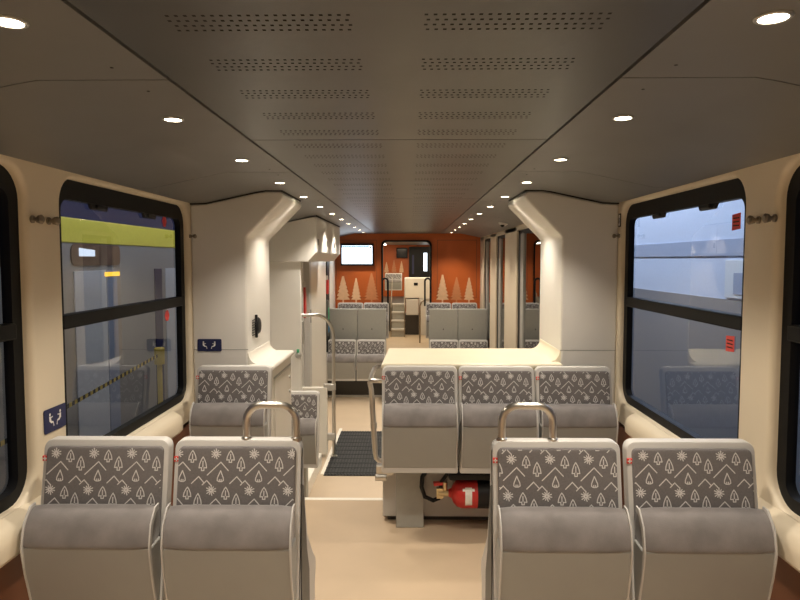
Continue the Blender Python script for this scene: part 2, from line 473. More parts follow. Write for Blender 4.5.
def make_seat(name, pitch=.45, side=(), handle=None, pedestal=None, tagside=True, motif=(.035, .022), zs=1.0):
    """tip-up seat; origin on the floor below its back plane"""
    r = empty(name)
    hw = pitch/2 - .0045
    b = MB()
    def ring(ins, dy):
        o = rrect(-hw+ins, hw-ins, .40+ins, 1.01-ins, .03, 6, (.012, .012, .032, .032))
        return [(p[0], seat_y(p[1]) + dy, p[1]) for p in o]
    b.loft([ring(.007, 0), ring(.002, .002), ring(0, .008), ring(0, .042), ring(.006, .05)], True, True)
    b.build('back_shell', M['shell'], r)
    make_pad(hw-.017, (.45), .988, motif[0], motif[1], .68).build('back_pad', [M['fabric'], M['line']], r, angle=60)
    ch = hw-.008
    b = MB(); b.prism(PAN, 'x', -ch, ch); b.build('seat_pan', M['pan'], r, bevel=.006)
    cush_prism(CUSH, ch-.006).build('seat_cushion', M['velour'], r, angle=60)
    b = MB()
    edge = [(-.174, .667), (-.1765, .695), (-.158, .768), (-.117, .813), (-.085, .815), (-.085, .795), (-.11, .79), (-.138, .756), (-.156, .695), (-.155, .667),
            (-.150, .60), (-.105, .425), (-.117, .423), (-.162, .60)]
    for s in (-1, 1):
        b = MB(); b.prism(edge, 'x', s*ch-(.0055 if s > 0 else 0), s*ch+(.0055 if s < 0 else 0))
        b.build('edge_trim', M['shell'], r, bevel=.0015)
    if tagside:
        b = MB(); x = -hw+.0085; z = .945; y = seat_y(z)-.004
        b.box(x-.008, x+.0085, y, y+.008, z-.009, z+.009)
        b.mi = 1; b.box(x-.0015, x+.0025, y-.001, y+.002, z-.007, z+.007); b.box(x-.0065, x+.0075, y-.001, y+.002, z-.002, z+.002)
        t = b.build('flag_tag', [M['redlab'], M['whitelab']], r); t['label'] = 'small red tag with white cross'
    for s in side:
        b = MB()
        p = [(.0, .975), (.01, .985), (.045, .97), (.06, .80), (.12, .62), (.24, .50), (.31, .44), (.32, .40), (.29, .34), (.28, 0), (-.10, 0), (-.10, .38)]
        b.prism(p, 'x', s*(hw-.026) if s > 0 else -hw, s*hw if s > 0 else -hw+.026)
        b.build('side_frame', M['shell'], r, bevel=.006)
        b = MB(); xs = s*(hw+.001)
        b.prism([(-.02, .86), (.02, .84), (.08, .58), (.13, .48), (.13, .12), (-.03, .12), (-.04, .5)], 'x', xs, xs+s*.003)
        b.build('side_inlay', M['darkgrey'], r)
    if handle:
        x0, x1 = handle; zt = 1.130; rr = .055
        path = [(x0, .02, 1.0)] + arc((x0+rr, .02, zt-rr), rr, PI, PI/2, 6) + arc((x1-rr, .02, zt-rr), rr, PI/2, 0, 6) + [(x1, .02, 1.0)]
        b = MB(); b.tube(path, .0135, 12)
        for xx in (x0, x1): b.lathe([(.019, 1.004), (.019, 1.014), (.0135, 1.018)], (xx, .02, 0), 'z', 14)
        b.build('grab_handle', M['steel'], r)
    if pedestal:
        a, c = pedestal
        b = MB(); b.box(a, c, -.05+.1, .16, 0, .47); b.build('pedestal', M['grey'], r, bevel=.004)
    if zs != 1.0: r.scale = (1, 1, zs)
    else: r.scale = (1, 1, .985)
    return r

YN, YFAR = 2.21, 3.77
GN = 'grey tip-up seats in the front row'
near_x = [-.98, -.53, .525, .975]
# front row: window and aisle seats either side
s1 = make_seat('tip_up_seat', handle=None, side=(), pedestal=(-.10, .10)); s1.location = (-1.018, YN, 0)
tag(s1, 'grey tip-up seat in the front row beside the left wall, next to the navy sticker', 'seat', GN)
s2 = make_seat('tip_up_seat', handle=(.025, .20), side=(1,), motif=(.0, .022)); s2.location = (-.558, YN, 0)
tag(s2, 'grey tip-up seat with steel hoop handle, front row left of the aisle', 'seat', GN)
s3 = make_seat('tip_up_seat', handle=(-.185, -.008), side=(-1,), motif=(.045, .035)); s3.location = (.546, YN, 0)
tag(s3, 'grey tip-up seat with steel hoop handle, front row right of the aisle', 'seat', GN)
s4 = copy_tree(s1); s4.location = (1.006, YN, 0)
tag(s4, 'grey tip-up seat in the front row beside the right wall', 'seat', GN)
# row against the partitions
GF = 'grey tip-up seats against the partitions'
proto = make_seat('tip_up_seat', motif=(.02, .03)); proto.location = (-.998, YFAR, 0)
tag(proto, 'grey tip-up seat below left partition panel, beside the white cabinet', 'seat', GF)
f1 = make_seat('tip_up_seat', motif=(.05, .015)); f1.location = (.097, YFAR, 0)
tag(f1, 'grey tip-up seat under the counter, nearest the aisle, on a square pedestal', 'seat', GF)
b = MB(); b.box(-.14, .027, .06, .155, 0, .40); b.build('pedestal', M['grey'], f1, bevel=.004)
b = MB(); b.box(-.15, .15, .02, .155, .385, .43); b.build('seat_bracket', M['darkgrey'], f1)
f2 = copy_tree(proto); f2.location = (.547, YFAR, 0)
tag(f2, 'grey tip-up seat in the middle of the three under the counter, above the fire extinguisher', 'seat', GF)
f3 = copy_tree(proto); f3.location = (.997, YFAR, 0)
tag(f3, 'grey tip-up seat against the right partition, beside the right window', 'seat', GF)
# low single seat in the entrance
e1 = make_seat('tip_up_seat', tagside=False, motif=(.03, .03), zs=.955); e1.location = (-.90, 5.08, LOW)
tag(e1, 'low grey tip-up seat in the entrance, behind the white cabinet', 'seat')
b = MB(); b.box(-.1, .1, .05, .16, 0, .45); b.build('pedestal', M['grey'], e1, bevel=.004)
# entrance rows facing us below the podium
GE = 'grey tip-up seats facing the entrance'
xs_e = [(-.945, 'grey tip-up seat by left wall across the entrance, under a plain grey panel'), (-.52, 'grey tip-up seat left of the far aisle across the entrance'),
        (.53, 'grey tip-up seat right of the far aisle, beyond the counter'), (.955, 'grey tip-up seat by right wall beyond the counter')]
p2 = make_seat('tip_up_seat', pitch=.423, tagside=False, motif=(.03, .02), zs=.95)
for k, (x, l) in enumerate(xs_e):
    o = p2 if k == 0 else copy_tree(p2)
    o.location = (x, 9.28, -.49); tag(o, l, 'seat', GE)
for (x0, x1) in ((-WF, -.32), (.32, WF)):
    b = MB(); b.box(x0, x1, 9.395, 9.44, LOW, -.002); b.mi = 1; b.box(x0, x1, 9.38, 9.396, LOW, LOW+.03)  # dark sheet paints the shade under the seats; pale strip is baseboard
    struct(b.build('seat_shade_trim', [M['dgrey2'], M['shell']]))
# grey backs of the podium row, and the row before the orange wall
GB = 'plain grey seat backs on the podium'
pb = empty('podium_seat')
b = MB(); b.prism([(0, .30), (0, .90), (.012, .905), (.05, .905), (.10, .42), (.10, .05), (.02, .05)], 'x', -.208, .208); b.build('back_shell', M['grey'], pb, bevel=.005)
b = MB(); b.prism([(.06, .86), (.075, .86), (.115, .44), (.09, .44)], 'x', -.19, .19); b.build('back_pad', M['fabric'], pb)
b = MB(); b.prism([(.095, .38), (.095, .46), (.42, .46), (.43, .42), (.42, .38)], 'x', -.19, .19); b.build('seat_cushion', M['velour'], pb, bevel=.01)
b = MB(); b.box(-.06, .06, .10, .26, 0, .38); b.build('pedestal', M['darkgrey'], pb)
b = MB(); b.box(-.006, .006, -.004, .001, .595, .615); b.build('screw_cap', M['seam'], pb)
for k, (x, l) in enumerate([(-.945, 'plain grey back of a podium seat beside the left wall'), (-.52, 'plain grey back of a podium seat left of far aisle'),
                            (.53, 'plain grey back of a podium seat right of far aisle'), (.955, 'plain grey back of a podium seat beside the right wall')]):
    o = pb if k == 0 else copy_tree(pb)
    o.location = (x, 9.47, 0); tag(o, l, 'seat', GB)
GO = 'patterned seats along the orange wall'
p3 = make_seat('patterned_seat', pitch=.415, tagside=False, motif=(.02, .0), zs=.925)
for k, (x, l) in enumerate([(-.92, 'patterned seat against the orange wall beneath the left screen'), (-.503, 'patterned seat against the orange wall left of the doorway'),
                            (.495, 'patterned seat against the orange wall right of the doorway'), (.915, 'patterned seat against the orange wall in its right corner')]):
    o = p3 if k == 0 else copy_tree(p3)
    o.location = (x, 10.38, 0); tag(o, l, 'seat', GO)

# ------------------------------------------------------------------ counter on the right, with a back panel
ct = empty('counter', (0, 0, 0)); tag(ct, 'long cream topped counter behind three seats right of the aisle', 'counter')
b = MB(); b.box(-.128, .90, 3.93, 4.56, .03, .955); b.build('cabinet_body', M['shell'], ct, bevel=.004)
b = MB(); b.box(-.10, .89, 3.955, 4.55, 0, .03); b.build('plinth', M['dgrey2'], ct)
b = MB(); b.prism([(-.135, 3.90), (.968, 3.90), (.968, 4.60), (-.115, 4.60)], 'z', .955, .992); b.build('counter_top', M['counter'], ct, bevel=.014, seg=4)

cb = empty('cabinet', (0, 0, 0)); tag(cb, 'low cream cabinet left of the aisle under the left partition', 'cabinet')
b = MB(); b.box(-.968, -.815, 3.96, 4.60, 0, .935); b.build('cabinet_body', M['white'], cb, bevel=.006)
b = MB(); b.box(-.968, -.795, 3.93, 4.63, .935, .972); b.build('cabinet_top', M['white'], cb, bevel=.016, seg=4)
d = MB(); d.box(-.815, -.808, 4.02, 4.57, .06, .87); dd = d.build('cabinet_door', M['white'], cb, bevel=.003)
for z in (.80, .70):
    l = MB(); l.lathe([(.012, -.808), (.012, -.802), (.008, -.80)], (0, 4.50, z), 'x', 12); l.build('latch', M['alu'], dd)
d = MB(); d.box(-.8155, -.8145, 4.005, 4.585, .872, .885); d.build('joint', M['grey'], cb)

# fillets between partition and tops
for sx, zt, par in ((-1, .970, cb), (1, .990, ct)):
    b = MB(); R = .07; x0 = .966
    pts = [(sx*(x0+.02), zt-.005), (sx*(x0-R), zt-.001)] + [(sx*(x0-R+R*math.sin(t)), zt+R-R*math.cos(t)) for t in [k*PI/2/8 for k in range(1, 9)]] + [(sx*(x0+.02), zt+R)]
    b.prism(pts, 'y', YB+.006, YB2+.0); b.build('cove', M['white'] if sx < 0 else M['counter'], par, bevel=.004)

# black finger latch with vent ribs on left partition
lt = empty('latch_handle', (-.968, 4.22, 1.19)); tag(lt, 'black round latch with ribbed vent on the left partition edge', 'latch')
b = MB(); b.lathe([(.055, 0), (.055, .012), (.045, .022), (.02, .026)], (0, 0, 0), 'x', 20); b.build('knob', M['black'], lt)
b = MB(); b.box(.0, .016, -.045, -.03, -.075, .075); b.build('lever', M['black'], lt, bevel=.003)
b = MB()
for k in range(7): b.box(0, .003, -.12, -.055, -.055+k*.016, -.049+k*.016)
b.build('vent', M['darkgrey'], lt)

# priority stickers
def pictogram(flip, s, ox):
    b = MB()
    def P(u, w): return (ox + (u if not flip else -u)*s, 0, w*s)
    n = 10
    b.add([P(.0+.10*math.cos(2*PI*k/n), .38+.10*math.sin(2*PI*k/n)) for k in range(n)], [tuple(range(n))])
    b.add([P(-.10, .25), P(.06, .27), P(.16, -.05), P(.02, -.12), P(-.08, -.05)], [(0,1,2,3,4)])
    b.add([P(.02, -.12), P(.16, -.05), P(.38, -.12), P(.36, -.22), P(.1, -.2)], [(0,1,2,3,4)])
    b.add([P(.36, -.22), P(.38, -.12), P(.48, -.42), P(.38, -.46)], [(0,1,2,3)])
    b.add([P(.02, .2), P(.05, .12), P(.32, .18), P(.32, .25)], [(0,1,2,3)])
    return b
def sticker(loc, rz, w, h, label):
    r = empty('priority_sign', loc, rz); tag(r, label, 'sign')
    o = rrect(-w/2, w/2, -h/2, h/2, .008, 4)
    b = MB(); b.loft([[(p[0], 0, p[1]) for p in o], [(p[0], -.0015, p[1]) for p in o]], True, True); b.build('panel', M['navy'], r)
    for k, ox in enumerate((-w*.25, w*.22)):
        g = pictogram(k == 1, h*.64, ox); q = g.build('pictogram', M['whitelab'], r); q.location = (0, -.0025, 0)
        if k == 1:
            pass
    return r
sticker((-1.308, 2.405, 1.02), PI/2, .15, .09, 'navy priority seat sticker with two white figures on the left window pillar')
sticker((-1.205, YB-.002, 1.092), 0, .15, .077, 'navy priority seat sticker with two white figures on the left partition')

# coat hooks
def hook(x, y, z, sx, label, s=1.0):
    r = empty('coat_hook', (x, y, z)); tag(r, label, 'hook', 'coat hooks on the window pillars')
    b = MB(); b.lathe([(.014*s, 0), (.014*s, -.006*sx), (.007*s, -.008*sx), (.007*s, -.022*sx), (.015*s, -.026*sx), (.017*s, -.036*sx), (.010*s, -.042*sx)], (0,0,0), 'x', 14)
    b.build('knob', M['hook'], r)
    b = MB(); b.lathe([(.011*s, 0), (.011*s, -.004*sx), (.006*s, -.009*sx)], (0, .034*s, 0), 'x', 12); b.build('screw', M['hook'], r)
for k, (yy) in enumerate((2.30, 2.405)):
    hook(-W+.001, yy, 1.765, -1, ('nearer' if k == 0 else 'farther') + ' of two coat hooks on the left window pillar')
    hook(W-.001, yy-.02, 1.765, 1, ('nearer' if k == 0 else 'farther') + ' of two coat hooks on the right window pillar')
hook(-W+.001, 3.955, 1.765, -1, 'coat hook in the corner of left wall and partition', .8)
hook(W-.001, 3.955, 1.765, 1, 'coat hook in the corner of right wall and partition', .8)
b = MB(); b.box(W-.004, W+.001, 3.94, 3.972, 1.82, 1.90)
b.mi = 1; b.box(W-.005, W-.0035, 3.945, 3.967, 1.828, 1.892); b.mi = 0; b.box(W-.006, W-.0045, 3.95, 3.962, 1.84, 1.875)
tag(b.build('wall_label', [M['black'], M['whitelab']]), 'small framed pictogram label above the far right coat hook', 'label')

# ------------------------------------------------------------------ downlights (fixtures + lamps)
GL = ['left row of ceiling downlights', 'right row of ceiling downlights']
ORD = ['nearest', 'second', 'third', 'fourth', 'fifth', 'sixth', 'seventh', 'eighth', 'ninth', 'tenth', 'eleventh', 'twelfth']
dl = None
lamp_data = bpy.data.lights.new('downlight', 'SPOT'); lamp_data.energy = 38; lamp_data.color = (1, .885, .735)
lamp_data.spot_size = math.radians(112); lamp_data.spot_blend = .75; lamp_data.shadow_soft_size = .03
for s_i, sx in enumerate((-1, 1)):
    for k in range(12):
        y = 1.17 + .8*k
        if dl is None:
            dl = empty('ceiling_downlight')
            b = MB(); b.lathe([(.040, 0), (.040, -.003), (.036, -.005), (.031, -.004), (.031, 0)], (0,0,0), 'z', 24); b.build('trim_ring', M['alu'], dl)
            b = MB(); b.lathe([(.031, -.0005), (.030, -.003), (.012, -.0045)], (0,0,0), 'z', 24); b.build('lens', M['lamp'], dl)
            o = dl
        else: o = copy_tree(dl)
        o.location = (sx*.675, y, HC); o.scale = (.8, .8, 1)
        tag(o, 'round warm ceiling downlight, %s from the camera in the %s row' % (ORD[k], 'left' if sx < 0 else 'right'), 'light', GL[s_i])
    for k in range(-3, 12):
        y = 1.17 + .8*k
        L = bpy.data.objects.new('downlight_lamp', lamp_data); C.objects.link(L); L.location = (sx*.68, y, HC-.012)

# ------------------------------------------------------------------ entrance zone: side walls, door, overhead locker
# left
b = MB(); b.box(-1.31, -1.012, 6.2, 6.26, LOW, 1.965); struct(b.build('wall_partition', M['bulk'], bevel=.004))
b = MB(); b.box(-1.36, -1.31, YB2, 6.26, LOW, 1.98); struct(b.build('wall_left', M['bulk']))
b = MB(); b.box(-1.22, -WF, 6.26, YE, LOW, 1.975); struct(b.build('wall_left', M['bulk']))
dr = empty('door_1', (0, 0, 0)); struct(dr)
b = MB(); b.box(-WF, -1.125, 7.45, 8.95, LOW+.01, 1.68); b.build('door_leaf', M['white'], dr, bevel=.006)
b = MB(); b.box(-WF, -1.10, 7.33, 7.45, LOW, 1.70); b.build('door_post', M['shell'], dr, bevel=.004)
b = MB(); b.box(-1.105, -1.098, 7.37, 7.42, .9, 1.05); b.build('door_button', M['darkgrey'], dr)
b = MB(); b.box(-1.16, -1.10, 6.82, 6.9, LOW, 1.70); b.build('door_post', M['shell'], dr, bevel=.004)
b = MB(); b.box(-WF, -1.14, 9.2, 9.45, .3, 1.75); b.build('rubber_seal', M['rubber'], dr)
b = MB(); b.box(-WF, -1.155, 9.62, 9.95, 0, 1.8); b.build('door_post', M['bulk'], dr, bevel=.004)
# red pull handles
for (y, z0, z1, lab) in ((7.12, .98, 1.32, 'long red emergency tag hanging on the entrance post left of aisle'), (9.12, 1.14, 1.34, 'short red emergency handle near the left screen')):
    r = empty('emergency_handle', (-1.12, y, z0)); tag(r, lab, 'handle')
    b = MB(); b.prism([(-.03, 0), (.03, 0), (.05, .08), (.03, z1-z0), (-.03, z1-z0), (-.05, .08)], 'x', -.02, .01); b.build('handle_body', M['red'], r, bevel=.006)
    b = MB(); b.box(-.05, .0, -.03, .03, z1-z0, z1-z0+.06); b.build('mount', M['alu'], r)
# green door-open buttons
r = empty('door_button', (-1.095, 8.98, .76)); tag(r, 'door button column with green and blue stripe beside the left door', 'button')
b = MB(); b.box(-.03, .0, -.05, .05, -.2, .3); b.build('button_plate', M['darkgrey'], r, bevel=.004)
M['green'] = pbr('green button', (.06, .42, .22), .4, var=.05); M['blueb'] = pbr('blue button', (.05, .25, .5), .4, var=.05)
b = MB(); b.box(0, .006, -.035, .035, .02, .2); b.build('green_button', M['green'], r, bevel=.003)
b = MB(); b.box(0, .006, -.035, .035, -.15, -.05); b.build('blue_button', M['blueb'], r, bevel=.003)
r = empty('door_lock', (-1.04, 6.2, .70)); tag(r, 'small green and steel lock knob on the white panel left of entrance', 'lock')
b = MB(); b.lathe([(.03, 0), (.03, -.012), (.018, -.03)], (0,0,0), 'y', 14); b.build('knob', M['alu'], r)
b = MB(); b.box(-.012, .012, -.02, 0, .03, .06); b.build('indicator', M['green'], r)

# overhead locker
ol = empty('overhead_locker', (0, 0, 0)); tag(ol, 'white overhead locker box hanging from ceiling above the left entrance', 'locker')
b = MB(); p = [(-1.30, 1.603), (-.93, 1.603), (-.855, 1.69), (-.855, HC-.012), (-.90, HC-.02), (-1.21, 1.962), (-1.30, 1.96)]
b.prism(p, 'y', 6.16, 8.22); b.build('locker_body', M['bulk'], ol, bevel=.006)
for k in range(3):
    y0 = 6.2 + k*.675
    d = MB(); d.box(-.857, -.849, y0, y0+.66, 1.695, HC-.02); dd = d.build('locker_door', M['bulk'], ol, bevel=.003)
    l = MB(); l.box(-.849, -.843, y0+.03, y0+.07, 1.76, 1.82); l.build('lock', M['darkgrey'], dd, bevel=.002)
b = MB(); b.box(-.852, -.846, 6.16, 8.22, HC-.012, HC-.002); b.box(-1.16, -.85, 6.154, 6.16, HC-.014, HC-.003) if False else None
b.build('shadow_gap', M['seam'], ol)

# partition post with clamps and bent grab rail
pr = empty('grab_pole', (0, 0, 0)); tag(pr, 'tall bent steel grab pole at the left edge of the entrance mat', 'pole')
px_ = -.735; py_ = 6.5
path = [(-1.03, 6.33, 1.075), (-.90, 6.4, 1.075)] + [(-.90+.165*math.sin(t), 6.4+.1*math.sin(t), 1.075-.24*(1-math.cos(t))) for t in [k*PI/2/7 for k in range(1, 8)]] + [(px_, py_, .3), (px_, py_, LOW+.01)]
b = MB(); b.tube(path, .0175, 12); b.build('pole', M['steel'], pr)
b = MB(); b.lathe([(.035, LOW), (.035, LOW+.012), (.02, LOW+.02)], (px_, py_, 0), 'z', 16); b.build('base_flange', M['steel'], pr)
for z in (.33, -.18):
    b = MB(); b.box(px_-.10, px_+.02, py_-.025, py_+.025, z-.035, z+.035); b.build('clamp', M['alu'], pr, bevel=.005)
b = MB(); b.box(-1.05, -1.0, 6.29, 6.34, .80, 1.02); b.build('wall_bracket', M['alu'], pr, bevel=.004)
ws = empty('windscreen', (0, 0, 0)); tag(ws, 'narrow cream windscreen panel behind the low entrance seat', 'panel')
b = MB(); b.box(-1.10, -.80, 6.47, 6.53, LOW+.03, .33); b.build('panel', M['white'], ws, bevel=.006)
b = MB(); b.box(-1.08, -.82, 6.48, 6.52, LOW, LOW+.03); b.build('foot', M['alu'], ws)
b = MB(); b.box(-1.15, -.82, 5.3, 6.2, LOW, LOW+.13); struct(b.build('trim_4', M['nosing'], bevel=.006))
b = MB(); b.box(-.80, -.765, 5.95, 7.6, LOW, LOW+.006); struct(b.build('trim_5', M['nosing']))

# entrance mat with ribs
em = empty('entrance_mat', (0, 0, LOW)); tag(em, 'black ribbed entrance mat on the low floor beyond the step', 'mat')
b = MB(); b.box(-.765, 1.10, 5.91, 7.47, 0, .006); b.build('mat_base', M['mat'], em)
b = MB()
for k in range(62): 
    x = -.755 + k*.03
    b.box(x, x+.014, 5.92, 7.46, .006, .012)
b.mi = 0
M['mat2'] = pbr('mat ribs', (.026, .028, .030), .7, var=.4, scale=25)
b.build('ribs', M['mat2'], em)
b = MB()
for k in range(11):
    y = 5.97 + k*.143
    b.box(-.765, 1.10, y, y+.02, .012, .0135)
b.build('cross_bars', M['mat'], em)

# right-hand steel rail on the counter end
hr = empty('grab_rail', (0, 0, 0)); tag(hr, 'bent steel grab rail on the aisle end of the counter', 'rail')
R = .03
b = MB()
path = [(-.125, 3.98, .872), (-.17, 3.98, .872), (-.195, 3.985, .872), (-.207, 4.0, .868), (-.212, 4.03, .85), (-.205, 4.06, .80), (-.20, 4.07, .70), (-.185, 4.07, .45), (-.18, 4.07, .38), (-.175, 4.07, .355), (-.16, 4.07, .34), (-.12, 4.07, .335)]
b.tube(path, [.016]*5 + [.016, .018, .018, .016, .016, .016, .016], 12); b.build('rail', M['steel'], hr)
b = MB(); b.tube([(-.207, 4.0, .868), (-.208, 4.15, .875), (-.205, 4.40, .875), (-.19, 4.47, .875), (-.12, 4.48, .875)], .015, 12); b.build('rail_return', M['steel'], hr)
b = MB(); b.lathe([(.022, 0), (.022, .035)], (-.1905, 4.07, .55), 'z', 14); b.lathe([(.024, -.128), (.024, -.140)], (0, 4.07, .335), 'x', 14); b.build('collar', M['steel'], hr)
b = MB(); b.box(-.165, -.06, 3.86, 3.93, .31, .37); b.lathe([(.022, -.17), (.022, -.10)], (0, 3.86, .30), 'x', 12); b.build('hinge_bracket', M['steel'], hr, bevel=.004)

# fire extinguisher lying under the counter seats
fe = empty('fire_extinguisher', (.30, 3.80, .228)); tag(fe, 'red fire extinguisher with black hose lying under the counter seats', 'fire extinguisher')
b = MB(); b.lathe([(.02, -.03), (.03, -.012), (.055, 0), (.078, .02), (.088, .05), (.088, .40), (.07, .43), (.03, .44)], (0,0,0), 'x', 28); b.build('cylinder', M['red'], fe)
b = MB(); b.lathe([(.0885, .14), (.0885, .40)], (0,0,0), 'x', 28); b.build('strap', M['black'], fe)
b = MB()
n = 8; rr_ = .0895; ring0 = []; ring1 = []
for k in range(n+1):
    a = PI*1.0 + (-.55 + 1.25*k/n)
    ring0.append((.065, rr_*math.cos(a), -rr_*math.sin(a)*1)); ring1.append((.105, rr_*math.cos(a), -rr_*math.sin(a)*1))
b.loft([ring0, ring1], close=False)
b.build('paper_label', M['whitelab'], fe)
b = MB()
ring0 = [(.05, rr_*1.003*math.cos(a), rr_*1.003*math.sin(a)) for a in [PI*1.0-.62+.06*j for j in range(4)]]
ring1 = [(.12, p[1], p[2]) for p in ring0]
b.loft([ring0, ring1], close=False); b.build('top_label', M['whitelab'], fe)
b = MB(); b.lathe([(.02, -.09), (.022, -.06), (.022, -.03)], (0,0,0), 'x', 16); b.lathe([(.014, 0), (.014, .05)], (-.05, -.01, .02), 'z', 12); b.box(-.10, -.06, -.015, .015, -.03, .03); b.build('valve', M['brass'], fe)
b = MB(); b.prism([(-.115, .045), (-.04, .055), (-.04, .07), (-.12, .065)], 'y', -.015, .015); b.build('lever', M['redlab'], fe)
b = MB(); b.tube([(-.08, 0, -.03), (-.12, -.005, -.045), (-.17, -.01, -.02), (-.19, -.01, .04), (-.185, -.005, .10), (-.15, 0, .15), (-.10, .01, .175), (-.04, .02, .185)], .013, 10)
b.tube([(-.075, .0, .03), (-.07, .0, .07), (-.04, .0, .11), (.02, 0, .135), (.10, 0, .14)], .012, 10); b.build('hose', M['black'], fe)
b = MB(); b.box(-.03, .42, -.07, .09, .098, .14); b.build('bracket', M['black'], fe, bevel=.01)

# ------------------------------------------------------------------ right side of the entrance
b = MB(); b.box(1.31, 1.36, YB2, 5.5, LOW, 1.98); struct(b.build('wall_right', M['bulk']))
def pier(y0, y1):
    b = MB(); b.box(WF, WF+.10, y0, y1, LOW, 1.978); o = b.build('wall_right', M['wall'], bevel=.006); struct(o)
for (y0, y1) in ((5.3, 5.62), (6.9, 7.75), (8.55, 9.15), (9.95, YE)): pier(y0, y1)
b = MB(); b.box(WF, WF+.10, 5.3, YE, 1.93, 1.978); struct(b.build('wall_right', M['wall']))
b = MB(); b.box(WF+.11, WF+.14, 5.3, YE, LOW, 1.98); struct(b.build('wall_right', M['dark']))
for i, (y0, y1, kind) in enumerate(((5.62, 6.9, 'door'), (7.75, 8.55, 'window'), (9.15, 9.95, 'window'))):
    r = empty('%s_%d' % (kind, 5+i)); struct(r)
    zb = LOW if kind == 'door' else .3
    b = MB(); b.box(WF+.02, WF+.06, y1-.13, y1, zb, 1.93); b.build('frame', M['rubber'], r)
    b = MB(); b.box(WF+.02, WF+.05, y1-.30, y1-.13, zb, 1.90); b.build('reveal', M['grey'], r)
    b = MB(); b.box(WF+.02, WF+.06, y0, y0+.05, zb, 1.93); b.build('frame', M['rubber'], r)
    b = MB(); b.box(WF+.02, WF+.05, y0, y1, 1.89, 1.93); b.build('frame', M['rubber'], r)
    g = MB(); g.quad((WF+.035, y0+.05, zb+.02), (WF+.035, y1-.30, zb+.02), (WF+.035, y1-.30, 1.89), (WF+.035, y0+.05, 1.89)); g.build('pane', M['glassdark'], r)
    if zb > 0:
        b = MB(); b.box(WF+.0, WF+.10, y0, y1, LOW, .3); b.build('panel', M['wall'], r)

# dome camera
r = empty('dome_camera', (1.03, 6.9, 2.012)); r.scale = (.75, .75, .75); tag(r, 'small white security camera on the ceiling right of the aisle', 'camera')
b = MB(); b.lathe([(.07, .02), (.07, -.01), (.05, -.03), (.025, -.045)], (0,0,0), 'z', 18); b.build('housing', M['white'], r)
b = MB(); b.lathe([(.03, -.03), (.025, -.05), (.01, -.06)], (-.02, -.03, 0), 'z', 14); b.build('lens_dome', M['black'], r)

# ------------------------------------------------------------------ orange end wall with doorway and printed trees
def wall_with_door(name, y, x0, x1, zt, dx0, dx1, dz, mat):
    bm = bmesh.new()
    def loop(pts):
        vs = [bm.verts.new((p[0], y, p[1])) for p in pts]
        return [bm.edges.new((vs[i], vs[(i+1) % len(vs)])) for i in range(len(vs))]
    es = loop([(x0, 0), (dx0, 0), (dx0, dz-.08)] + [(dx0+.08-.08*math.cos(t), dz-.08+.08*math.sin(t)) for t in [k*PI/2/6 for k in range(1, 7)]] +
              [(dx1-.08+.08*math.sin(t), dz-.08+.08*math.cos(t)) for t in [k*PI/2/6 for k in range(0, 7)]] + [(dx1, 0), (x1, 0), (x1, zt), (x0, zt)])
    bmesh.ops.triangle_fill(bm, edges=es, use_beauty=True)
    return bm
bm = wall_with_door('wall_end', YE, -1.36, 1.36, 2.06, -.42, .385, 1.935, None)
def print_tree(bm, xc, zb, h, w, mi, tiers=6, y=YE-.003, trunk=.07):
    pts = [(xc+.012, zb), (xc+.012, zb+trunk)]
    H = h-trunk
    for k in range(tiers):
        t0 = k/tiers; 
        hw = w/2*(1-t0)**.85*(1 if k else .92)
        z = zb+trunk+H*t0
        pts += [(xc+hw, z+H*.015), (xc+hw*.62, z+H*.9/tiers)]
    pts.append((xc, zb+h))
    full = pts + [(2*xc-p[0], p[1]) for p in pts[-2::-1]]
    vs = [bm.verts.new((p[0], y, p[1])) for p in full]
    es = [bm.edges.new((vs[i], vs[(i+1) % len(vs)])) for i in range(len(vs))]
    r = bmesh.ops.triangle_fill(bm, edges=es, use_beauty=True)
    for f in r['geom']:
        if isinstance(f, bmesh.types.BMFace): f.material_index = mi
def X(px, Y): return (px-410)/F*Y + CX
def Z(py, Y): return CZ - (py-260)/F*Y
for (pxc, top, w, mi, tiers) in ((343, 276, 15, 1, 6), (356, 278, 11, 1, 7), (371.5, 273, 16, 2, 9), (442.5, 274.5, 14, 1, 7), (456.5, 277, 13, 2, 8), (469, 277.5, 11.5, 1, 7)):
    print_tree(bm, X(pxc, YE), Z(303, YE)-.02, (303-top)/F*YE+.02, w/F*YE, mi, tiers)
bmesh.ops.recalc_face_normals(bm, faces=bm.faces)
for f in bm.faces:
    if f.normal.y > 0: f.normal_flip()
me = bpy.data.meshes.new('wall_end'); bm.to_mesh(me); bm.free()
for m in ('orange', 'treeA', 'treeB'): me.materials.append(M[m])
we = bpy.data.objects.new('wall_end', me); C.objects.link(we); struct(we)
b = MB()
for (x0, x1, z0, z1) in ((X(437, YE), X(476.5, YE), Z(298, YE), Z(240, YE)), (X(336, YE), X(377, YE), Z(298, YE), Z(240, YE))):
    w_ = .008
    for (a, c, d, e) in ((x0, x1, z0, z0+w_), (x0, x1, z1-w_, z1), (x0, x0+w_, z0, z1), (x1-w_, x1, z0, z1)):
        b.box(a, c, YE-.0022, YE-.0012, d, e)
struct(b.build('trim_6', M['rust'], smooth=False))
